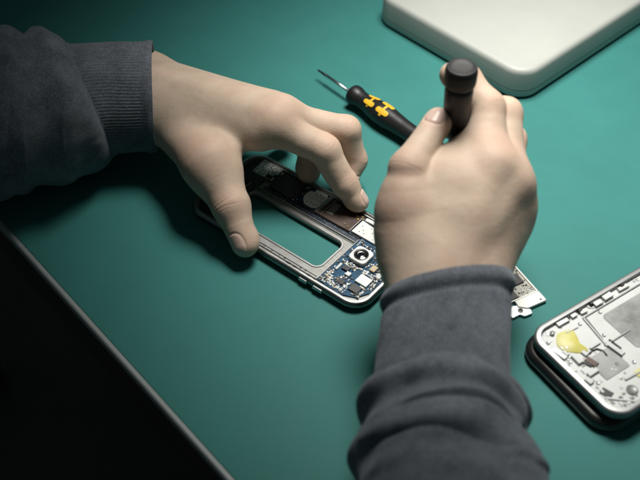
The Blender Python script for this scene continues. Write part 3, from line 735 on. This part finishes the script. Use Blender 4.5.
def hand_mesh(H, cut):
    pts = [j for f in H.F for j in f['J']]+[q for c in H.palm for q in c[:2]]
    pts = np.array(pts); lo = pts.min(0)-30; hi = pts.max(0)+30
    V, Q = surface(lambda p: np.maximum(H.ev(p), cut(p)), lo, hi, GRID)
    red, nail = H.attrs(V); return V, Q, red, nail
cutL = lambda p: (P(70, 100, 46)[0]-p[:, 0])
cutR = lambda p: (P(440, 370, 55)[1]-p[:, 1])
VL, QL, rL, nLl = hand_mesh(LH, cutL)
VR, QR, rR, nRr = hand_mesh(RH, cutR)
V = np.concatenate([VL, VR]); Q = np.concatenate([QL, QR+len(VL)])
me = bpy.data.meshes.new('person')
me.from_pydata((V*MM).tolist(), [], Q.tolist()); me.materials.append(M['skin'])
me.polygons.foreach_set('use_smooth', [True]*len(me.polygons))
for nm, d in (('redness', np.concatenate([rL, rR])), ('nail', np.concatenate([nLl, nRr]))):
    at = me.attributes.new(nm, 'FLOAT', 'POINT'); at.data.foreach_set('value', d.astype(np.float32))
me.update()
person = bpy.data.objects.new('person', me); COL.objects.link(person)
tag(person, 'person in a dark grey sweatshirt, one hand holding the opened phone, the other a screwdriver', 'person')

# ------------------------------------------------------------------ sleeves
def nz(v, sc, seed):
    return np.array([mnoise.noise(Vector((p[0]*sc+seed, p[1]*sc, p[2]*sc))) for p in v])

def sleeve(path, rad, name, material, parent, ell=(1., 1.), tilt=(0, 0), nt=260, nth=200, s0=0, s1=None, lipin=True, disp=0, seed=0, ncap=True, crease=0., aniso=np.array([1., 1., 1.])):
    """closed tube of cloth: path = control points from the hand outwards, rad(s, th) = radius in mm"""
    sp = np.array(spline([np.array(p, float) for p in path], 60))
    seg = np.linalg.norm(np.diff(sp, axis=0), axis=1); cum = np.concatenate([[0], np.cumsum(seg)])
    s1 = s1 or cum[-1]
    ss = np.linspace(s0, s1, nt)
    th = np.linspace(0, 2*math.pi, nth, endpoint=False)
    loops = []
    def frame(s):
        c = np.array([np.interp(s, cum, sp[:, i]) for i in range(3)])
        a = np.array([np.interp(s-4, cum, sp[:, i]) for i in range(3)]); b_ = np.array([np.interp(s+4, cum, sp[:, i]) for i in range(3)])
        t = unit(b_-a); e1 = unit(np.cross(t, [0, 0, 1])); e2 = np.cross(e1, t)
        return c, t, e1, e2
    def ring(s, dr):
        c, t, e1, e2 = frame(s)
        r = rad(s, th)+dr
        off = tilt[0]*np.cos(th)+tilt[1]*np.sin(th)
        off = off*max(0, 1-(s-s0)/110) if s0 == 0 else off*max(0, 1-s/110)
        return c+(r*np.cos(th)*ell[0])[:, None]*e1+(r*np.sin(th)*ell[1])[:, None]*e2+off[:, None]*t
    if lipin:
        for k in (26, 16, 9, 5, 2.5, 1): loops.append(ring(s0+k, -2.6 if k > 1 else -2.0))
        loops.append(ring(s0+.1, -1.0))
    for s in ss: loops.append(ring(s+.35, 0))
    L = np.array(loops); nr = len(L)
    mb = MB(); v = L.reshape(-1, 3)
    if disp: nn = nz(v, .022, seed)*disp+nz(v, .06, seed+9)*disp*.35+crease*(((1-np.abs(nz(v*aniso, .017, seed+31)))**5)*disp*1.0-((1-np.abs(nz(v*aniso, .026, seed+57)))**6)*disp*.9); cc = np.repeat(L.mean(1), nth, 0); dd = v-cc; v = v+dd/np.maximum(np.linalg.norm(dd, axis=1), 1)[:, None]*nn[:, None]
    i = np.arange(nr-1)[:, None]*nth; j = np.arange(nth)[None]; j2 = (j+1) % nth
    F = np.stack([i+j, i+j2, i+nth+j2, i+nth+j], -1).reshape(-1, 4).tolist()
    if ncap: F.append([(nr-1)*nth+k for k in range(nth)])
    mb.add(v, F, 0, True)
    return mb.build(name, material, parent)

def g(x, c, w): return np.exp(-((x-c)/w)**2)

# right sleeve
pathR = [P(449, 287, 64), P(446, 330, 57), P(441, 420, 50), np.array([64., -235, 50]), np.array([52., -330, 56])]
def radR_cuff(s, th):
    r = 34.5+1.9*g(s, 4.5, 4.2)-.8*g(s, 11.5, 3)+.02*s+1.2*np.sin(2*th+.6)*.6
    return r+.22*np.sin(th*105)*np.clip((s-6)/5, 0, 1)+.5*np.sin(3*th+s*.05)
def radR_body(s, th):
    k = np.clip(s-62, 0, None)
    r = 36.5+k*.05+5.2*(1-np.exp(-k/3.5))
    r = r+2.4*g(s+5*np.sin(th+.5), 75, 7)-3.4*g(s+9*np.sin(th+.8), 90, 6)+3.8*g(s+12*np.sin(th+2.2), 104, 8)-2.6*g(s-11*np.sin(2*th), 121, 8)+3*g(s+14*np.sin(th+1.2), 140, 9)
    return r+2.0*np.sin(3*th+s*.03)*np.clip((s-66)/60, 0, 1)
slR = sleeve(pathR, radR_body, 'sleeve', M['fleece'], person, s0=60, tilt=(10, 3), lipin=True, disp=3.6, seed=3, crease=.75, aniso=np.array([.5, 1.7, .6]))
cuR = sleeve(pathR, radR_cuff, 'cuff', M['rib'], slR, s0=0, s1=80, nt=150, nth=840, tilt=(10, 4), ncap=False, disp=1.3, seed=5)
# left sleeve
pathL = [P(155, 97, 47), P(110, 98, 49), P(60, 104, 54), P(0, 112, 60), P(-90, 120, 70), P(-170, 130, 82)]
def radL_cuff(s, th):
    return 37+1.3*g(s, 3, 3)+.035*s+.13*np.sin(th*105)*np.clip((s-4)/5, 0, 1)+.8*np.sin(2*th+.4)
def radL_body(s, th):
    k = np.clip(s-44, 0, None)
    r = 39.5+10*(1-np.exp(-k/7.0))+.10*k
    hang = np.clip(-np.sin(th), 0, 1)
    r = r+2.6*g(s+8*np.sin(th), 70, 7)-2.0*g(s+9*np.sin(th+.6), 84, 7)+3.2*g(s+14*np.sin(th+1), 102, 10)-2.2*g(s-10*np.sin(th), 122, 9)+3*g(s+16*np.sin(th+2), 144, 11)
    return r+1.8*np.sin(3*th+s*.025)*np.clip(k/50, 0, 1)
slL = sleeve(pathL, radL_body, 'sleeve', M['fleece'], person, s0=42, tilt=(0, 22), lipin=True, disp=4, seed=8, crease=.6, aniso=np.array([1.5, .45, .5]))
cuL = sleeve(pathL, radL_cuff, 'cuff', M['rib'], slL, s0=0, s1=72, nt=120, nth=840, ncap=False, disp=1.3, seed=12)

# ------------------------------------------------------------------ light
W = bpy.data.worlds.new('World'); S.world = W; W.use_nodes = True
bg = W.node_tree.nodes['Background']; bg.inputs[0].default_value = (.60, .85, .90, 1); bg.inputs[1].default_value = .05
def spot(name, loc, target, power, size, blend, radius, col):
    l = bpy.data.lights.new(name, 'SPOT'); l.energy = power; l.spot_size = math.radians(size); l.spot_blend = blend
    l.shadow_soft_size = radius; l.color = col
    o = bpy.data.objects.new(name, l); COL.objects.link(o); o.location = loc
    d = Vector(target)-Vector(loc); o.rotation_euler = d.to_track_quat('-Z', 'Y').to_euler(); return o
spot('bench_lamp', (.13, .19, .62), (.19, .09, 0), 37, 72, 1.0, .13, (1, .97, .90))

# ------------------------------------------------------------------ camera
cd = bpy.data.cameras.new('camera'); co = bpy.data.objects.new('camera', cd); COL.objects.link(co)
co.location = [c*MM for c in CAM]; co.rotation_euler = (math.pi/2-EL, 0, 0)
cd.sensor_width = 36; cd.angle = math.radians(35); cd.clip_start = .02; cd.clip_end = 50
cd.dof.use_dof = True; cd.dof.focus_distance = .685; cd.dof.aperture_fstop = 7
S.camera = co
S.view_settings.view_transform = 'Standard'; S.view_settings.look = 'None'; S.view_settings.gamma = 1; S.view_settings.exposure = 0
